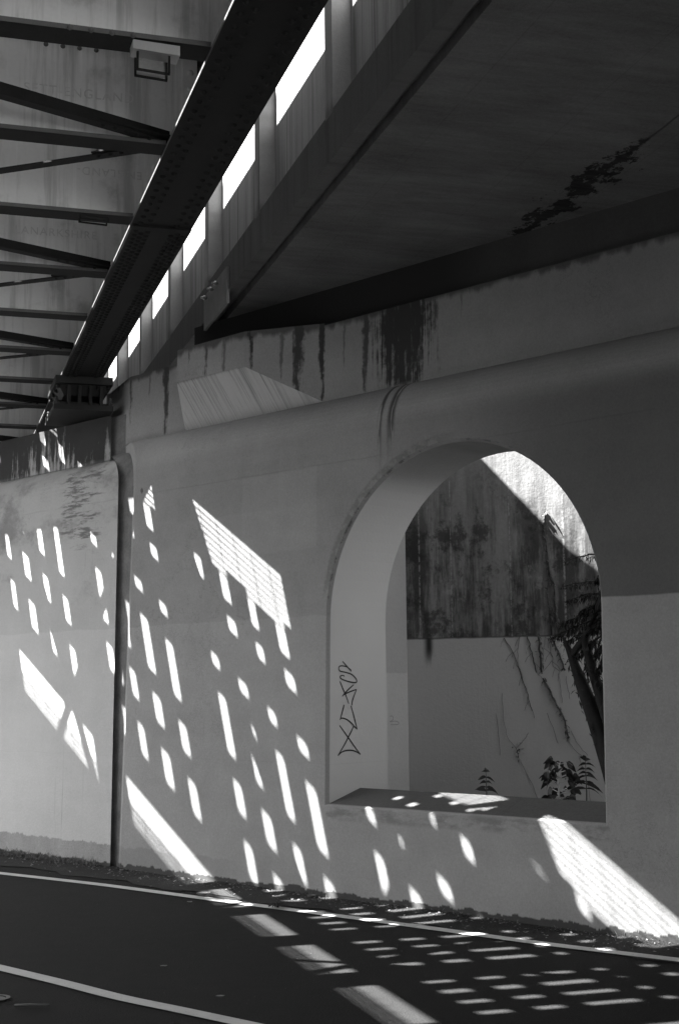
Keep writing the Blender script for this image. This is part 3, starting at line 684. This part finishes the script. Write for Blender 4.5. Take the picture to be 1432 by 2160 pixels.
for k in range(30):
    f = R.uniform(.36,1); p = st[0].lerp(st[2], f); a = R.uniform(0,6.28)
    dv = rt*math.cos(a)+Vector((-rt.y,rt.x,0))*math.sin(a); e = p+dv*R.uniform(.05,.15)*(1.15-f*.6)+Vector((0,0,R.uniform(.0,.05))); mb.tube([p, e], .003, 4); br.append((e, dv))
mb.build('stem', M_LINE, t); mb = MB()
for e, dv in br:
    for q in range(3):
        a = R.uniform(-1.3,1.3); d2 = Matrix.Rotation(a, 3, 'Z') @ dv
        leaf(mb, e, d2+Vector((0,0,R.uniform(-.5,.4))), R.uniform(.05,.08), R.uniform(.03,.065), .6, 4, fw+Vector((R.uniform(-.7,.7),R.uniform(-.5,.5),R.uniform(-.3,.9))))
mb.build('leaves', M_LEAF, t)
# dark leaning ivy-clad tree beside the arch
t = thing('leaning_tree', (5.05,9.42,.6), 'dark leaning tree with drooping fronds behind the right side of the arch', 'tree')
mb = MB()
tr = [(5.06,9.40,.62),(4.99,9.52,1.05),(4.93,9.62,1.35),(4.875,9.72,1.62),(4.83,9.80,1.85),(4.80,9.85,1.97)]
mb.tube(tr, [.10,.085,.065,.05,.028,.012], 10)
tr2 = [(5.03,9.46,.9),(5.0,9.50,1.3),(4.955,9.58,1.55),(4.92,9.64,1.75),(4.90,9.68,1.95),(4.96,9.56,2.2),(5.02,9.45,2.45)]
mb.tube(tr2, [.07,.06,.045,.04,.035,.03,.02], 8)
mb.tube([(5.0,9.5,2.1),(4.93,9.63,2.03),(4.85,9.77,1.86),(4.83,9.8,1.80)], [.02,.03,.03,.02], 6)
mb.build('trunk', M_BARK, t); mb = MB()
def frond(a, b, n, ln, droop):
    a, b = Vector(a), Vector(b); pts = []
    for k in range(9):
        f = k/8; pts.append(a.lerp(b, f)-Vector((0,0,droop*f*f))+Vector((R.uniform(-.006,.006),R.uniform(-.006,.006),R.uniform(-.005,.005))))
    mb.tube(pts, [.009-.0008*k for k in range(9)], 4)
    d = (b-a).normalized()
    for k in range(int(n*2.2)):
        f = R.uniform(.05,1)**.85; i = min(int(f*8),7); p = pts[i].lerp(pts[i+1], f*8-i)
        dv = d*R.uniform(.2,1)+Vector((R.uniform(-1,1),R.uniform(-1,1),R.uniform(-1.0,.5)))
        leaf(mb, p+Vector((R.gauss(0,.012),R.gauss(0,.012),R.gauss(-.01,.014))), dv, R.uniform(.35,.8)*ln*(1.15-f*.6), R.uniform(.007,.014), .6, 2)
FR = [((5.03,9.43,2.38),(4.80,9.85,2.46),.10,70,.07),((5.03,9.44,2.30),(4.82,9.82,2.33),.07,120,.07),((5.0,9.5,2.18),(4.79,9.88,2.12),.04,150,.08),((5.0,9.5,2.12),(4.755,9.94,2.04),.06,150,.08),
 ((4.99,9.5,2.05),(4.80,9.86,1.98),.05,130,.08),((4.99,9.5,2.0),(4.85,9.77,1.86),.05,150,.08),((5.02,9.44,2.6),(4.83,9.8,2.62),.05,60,.06),((5.03,9.43,2.24),(4.88,9.70,2.22),.05,150,.08),
 ((4.98,9.52,1.92),(4.90,9.68,1.78),.05,120,.07),((5.02,9.45,1.95),(4.94,9.6,1.72),.06,150,.08),((5.03,9.43,1.8),(4.95,9.58,1.58),.05,120,.08),((5.03,9.43,2.1),(4.93,9.62,2.08),.03,140,.09),((5.04,9.42,1.62),(4.98,9.53,1.42),.04,90,.07),((5.05,9.4,2.45),(4.95,9.58,2.44),.04,110,.08)]
for a, b, dr, n, ln in FR: frond(a, b, n, ln, dr)
def clump(path, n, r):
    for k in range(n):
        f = R.uniform(0, len(path)-1.001); i = int(f); p = Vector(path[i]).lerp(Vector(path[i+1]), f-i)
        o = Vector((R.uniform(-1,1),R.uniform(-1,1),R.uniform(-.7,.7)))*r
        leaf(mb, p+o, (R.uniform(-1,1),R.uniform(-1,1),R.uniform(-1.2,.3)), R.uniform(.025,.06), R.uniform(.010,.022), .5, 2)
clump(tr[:4], 170, .06); clump(tr2[:4], 150, .06); clump(tr[3:5], 40, .04)
mb.build('crown', M_FERN, t)
# creeper on the retaining wall
VIN = [[(0.877,2.018),(0.936,1.932),(0.968,1.856),(1.0,1.754),(1.024,1.686),(1.072,1.551),(1.087,1.476),(1.11,1.392)],[(1.021,2.024),(0.996,1.897),(1.005,1.762),(1.024,1.686)],[(1.085,2.031),(1.109,1.937),(1.131,1.836),(1.154,1.718)],[(1.184,2.028),(1.191,1.877),(1.2,1.717)],[(1.264,2.001),(1.294,1.85),(1.3,1.766),(1.357,1.723)],[(1.239,2.019),(1.223,1.893),(1.216,1.809)],[(1.293,1.816),(1.213,1.725)],[(1.212,1.667),(1.276,1.541),(1.339,1.408),(1.387,1.308),(1.415,1.16)],[(1.237,1.375),(1.284,1.251),(1.322,1.119)],[(0.848,1.545),(0.859,1.31),(0.889,1.159),(0.964,1.076)],[(1.071,1.209),(1.017,1.126),(0.964,1.076),(0.98,1.001)],[(1.274,2.043),(1.322,1.958),(1.369,1.832),(1.4,1.731)],[(1.34,1.707),(1.362,1.598),(1.366,1.457)],[(1.407,1.681),(1.428,1.556),(1.434,1.49)],[(0.791,1.377),(0.809,1.209),(0.818,1.017)],[(1.415,1.135),(1.455,1.078),(1.527,1.005)],[(1.434,1.226),(1.497,1.103),(1.569,1.021)],[(0.98,1.001),(1.03,.9),(1.09,.78),(1.15,.62)],[(1.5,1.0),(1.55,.85),(1.58,.62)],
 [(1.30,2.04),(1.27,2.35),(1.29,2.6),(1.26,2.9),(1.27,3.1)],[(1.29,2.6),(1.33,2.45),(1.34,2.25),(1.35,2.1)],[(1.0,2.4),(1.03,2.2),(1.06,2.03)],[(.92,2.5),(.95,2.3),(1.0,2.15),(1.021,2.024)]]
WID = {3:.011,7:.009,2:.006,11:.009,0:.004,19:.007,20:.008}
t = thing('climbing_vine', bp(1.1,.62), 'thin dry creeper stems climbing the painted retaining wall', 'vine')
mb = MB()
for i, v in enumerate(VIN):
    w = WID.get(i, .0022)*.8; P = []
    for k in range(len(v)-1):
        for q in range(4):
            f = q/4; P.append((v[k][0]*(1-f)+v[k+1][0]*f+R.uniform(-.006,.006), v[k][1]*(1-f)+v[k+1][1]*f))
    P.append(v[-1]); mb.tube([bp(s, z, .006) for s, z in P], w, 5)
    if w > .005:
        for s, z in P:
            for q in range(3): leaf(mb, bp(s+R.uniform(-.015,.015), z+R.uniform(-.02,.02), .012), BD*R.uniform(-1,1)-BN*.4+Vector((0,0,R.uniform(-1,.4))), R.uniform(.02,.05), R.uniform(.012,.022), .3, 2)
    elif i in (0,1,2,4,5,11):
        for s, z in P[::3]:
            e = R.uniform(-.05,.05); mb.tube([bp(s,z,.006), bp(s+e,z-.04,.006), bp(s+e*1.5,z-.08,.006)], .0015, 4)
for k in range(26):
    s, z = .98+R.gauss(0,.02), 1.04+R.gauss(0,.04); leaf(mb, bp(s,z,.01), BD*R.uniform(-1,1)-BN*.3+Vector((0,0,R.uniform(-1,1))), R.uniform(.015,.03), .012, .2, 2)
mb.build('stems', M_VINE, t)
# litter along the wall, grass at the foot of the far pier
mb = MB()
for k in range(1500):
    a = R.uniform(3.6,15); o = -abs(R.gauss(0,.13))-.01
    if R.random() < .12: o = -R.uniform(.1,.55)
    p = wp(a, o, vz(o,a)+.006, 0); s = R.uniform(.004,.016)
    ang = R.uniform(0,6.28); u = Vector((math.cos(ang),math.sin(ang),R.uniform(-.3,.3)))*s; v = Vector((-math.sin(ang),math.cos(ang),R.uniform(-.2,.5)))*s*R.uniform(.3,.8)
    mb.quad(p-u, p-v, p+u, p+v)
tag(mb.build('leaf_litter', M_DRY), kind='stuff')
mb = MB()
for k in range(1500):
    a = R.uniform(10.6,15) if k < 1100 else R.uniform(3.5,10); o = -abs(R.gauss(0,.06))-.005
    if k >= 1100 and R.random() < .4: continue
    p = wp(a, o, vz(o,a), 0); h_ = R.uniform(.02,.10)*(1.2 if k < 1100 else .5)
    leaf(mb, p, (R.uniform(-.7,.7),R.uniform(-.7,.7),1), h_, .006, R.uniform(.1,.6), 3, (R.uniform(-1,1),R.uniform(-1,1),.1))
tag(mb.build('grass', M_GRASS), kind='stuff')
# loose leaves and twigs lying on the road
def dry_leaf(x, y, s, ang, label, curl=.4):
    mb = MB(); n = 5; c, sn = math.cos(ang), math.sin(ang); L = []
    for k in range(n+1):
        f = k/n; w = s*.38*math.sin(math.pi*(.06+.9*f)); z = .012+curl*s*(f-.5)**2*1.6
        L.append([(x+(f-.5)*s*c-q*w*sn, y+(f-.5)*s*sn+q*w*c, z+abs(q)*w*.5) for q in (-1,0,1)])
    for A, B in zip(L, L[1:]):
        mb.quad(A[0],A[1],B[1],B[0], smooth=True); mb.quad(A[1],A[2],B[2],B[1], smooth=True)
    return tag(mb.build('dry_leaf', M_DRY), label, 'leaf', 'dry leaves on the road')
dry_leaf(2.19,10.93,.13,.4,'pale curled leaf lying on the white line by the sunlit patch')
dry_leaf(2.95,10.55,.09,1.0,'pale curled leaf on a sunlit bar beside the wall foot')
dry_leaf(1.42,8.25,.045,.2,'lone pale leaf on the dark road between the two white lines')
dry_leaf(2.02,10.62,.05,2.2,'tiny pale leaf just below the far white line')
dry_leaf(1.56,7.35,.05,.1,'small pale leaf near the end of the near white line')
mb = MB(); dk = Vector((2.585,10.16,.012))
for k in range(9):
    a = k*.7; mb.tube([dk, dk+Vector((.03*math.cos(a),.03*math.sin(a),.03)), dk+Vector((.07*math.cos(a+.4),.07*math.sin(a+.4),.012))], .004, 4)
    leaf(mb, dk+Vector((.02*math.cos(a),.02*math.sin(a),.02)), (math.cos(a),math.sin(a),.4), .06, .03, .5)
tag(mb.build('twig_clump', M_BARK), 'dark crumpled clump of twigs lying on the far white line', 'twigs')
mb = MB(); mb.tube([(.53,7.52,.012),(.60,7.49,.016),(.70,7.47,.012)], [.008,.009,.006], 6)
tag(mb.build('stick', M_VINE), 'short dark stick lying on the road below the near white line', 'stick')
t = thing('utility_cover', (.445,7.74,.004), 'small round iron cover set in the road at the left edge', 'cover')
mb = MB(); n = 28
for r0, r1, z in ((.0,.052,.006),(.052,.056,.002),(.056,.078,.010)):
    for k in range(n):
        a, b = 2*math.pi*k/n, 2*math.pi*(k+1)/n; X, Y = .445, 7.74
        q = [(X+r*math.cos(w), Y+r*math.sin(w), .004+z) for r, w in ((r0,a),(r1,a),(r1,b),(r0,b))]
        mb.quad(*(q if r0 > 0 else q[1:]+q[:1])) if r0 > 0 else mb.add([q[0],q[1],q[2]], [(0,1,2)])
mb.build('ring', M_LEDGE, t)
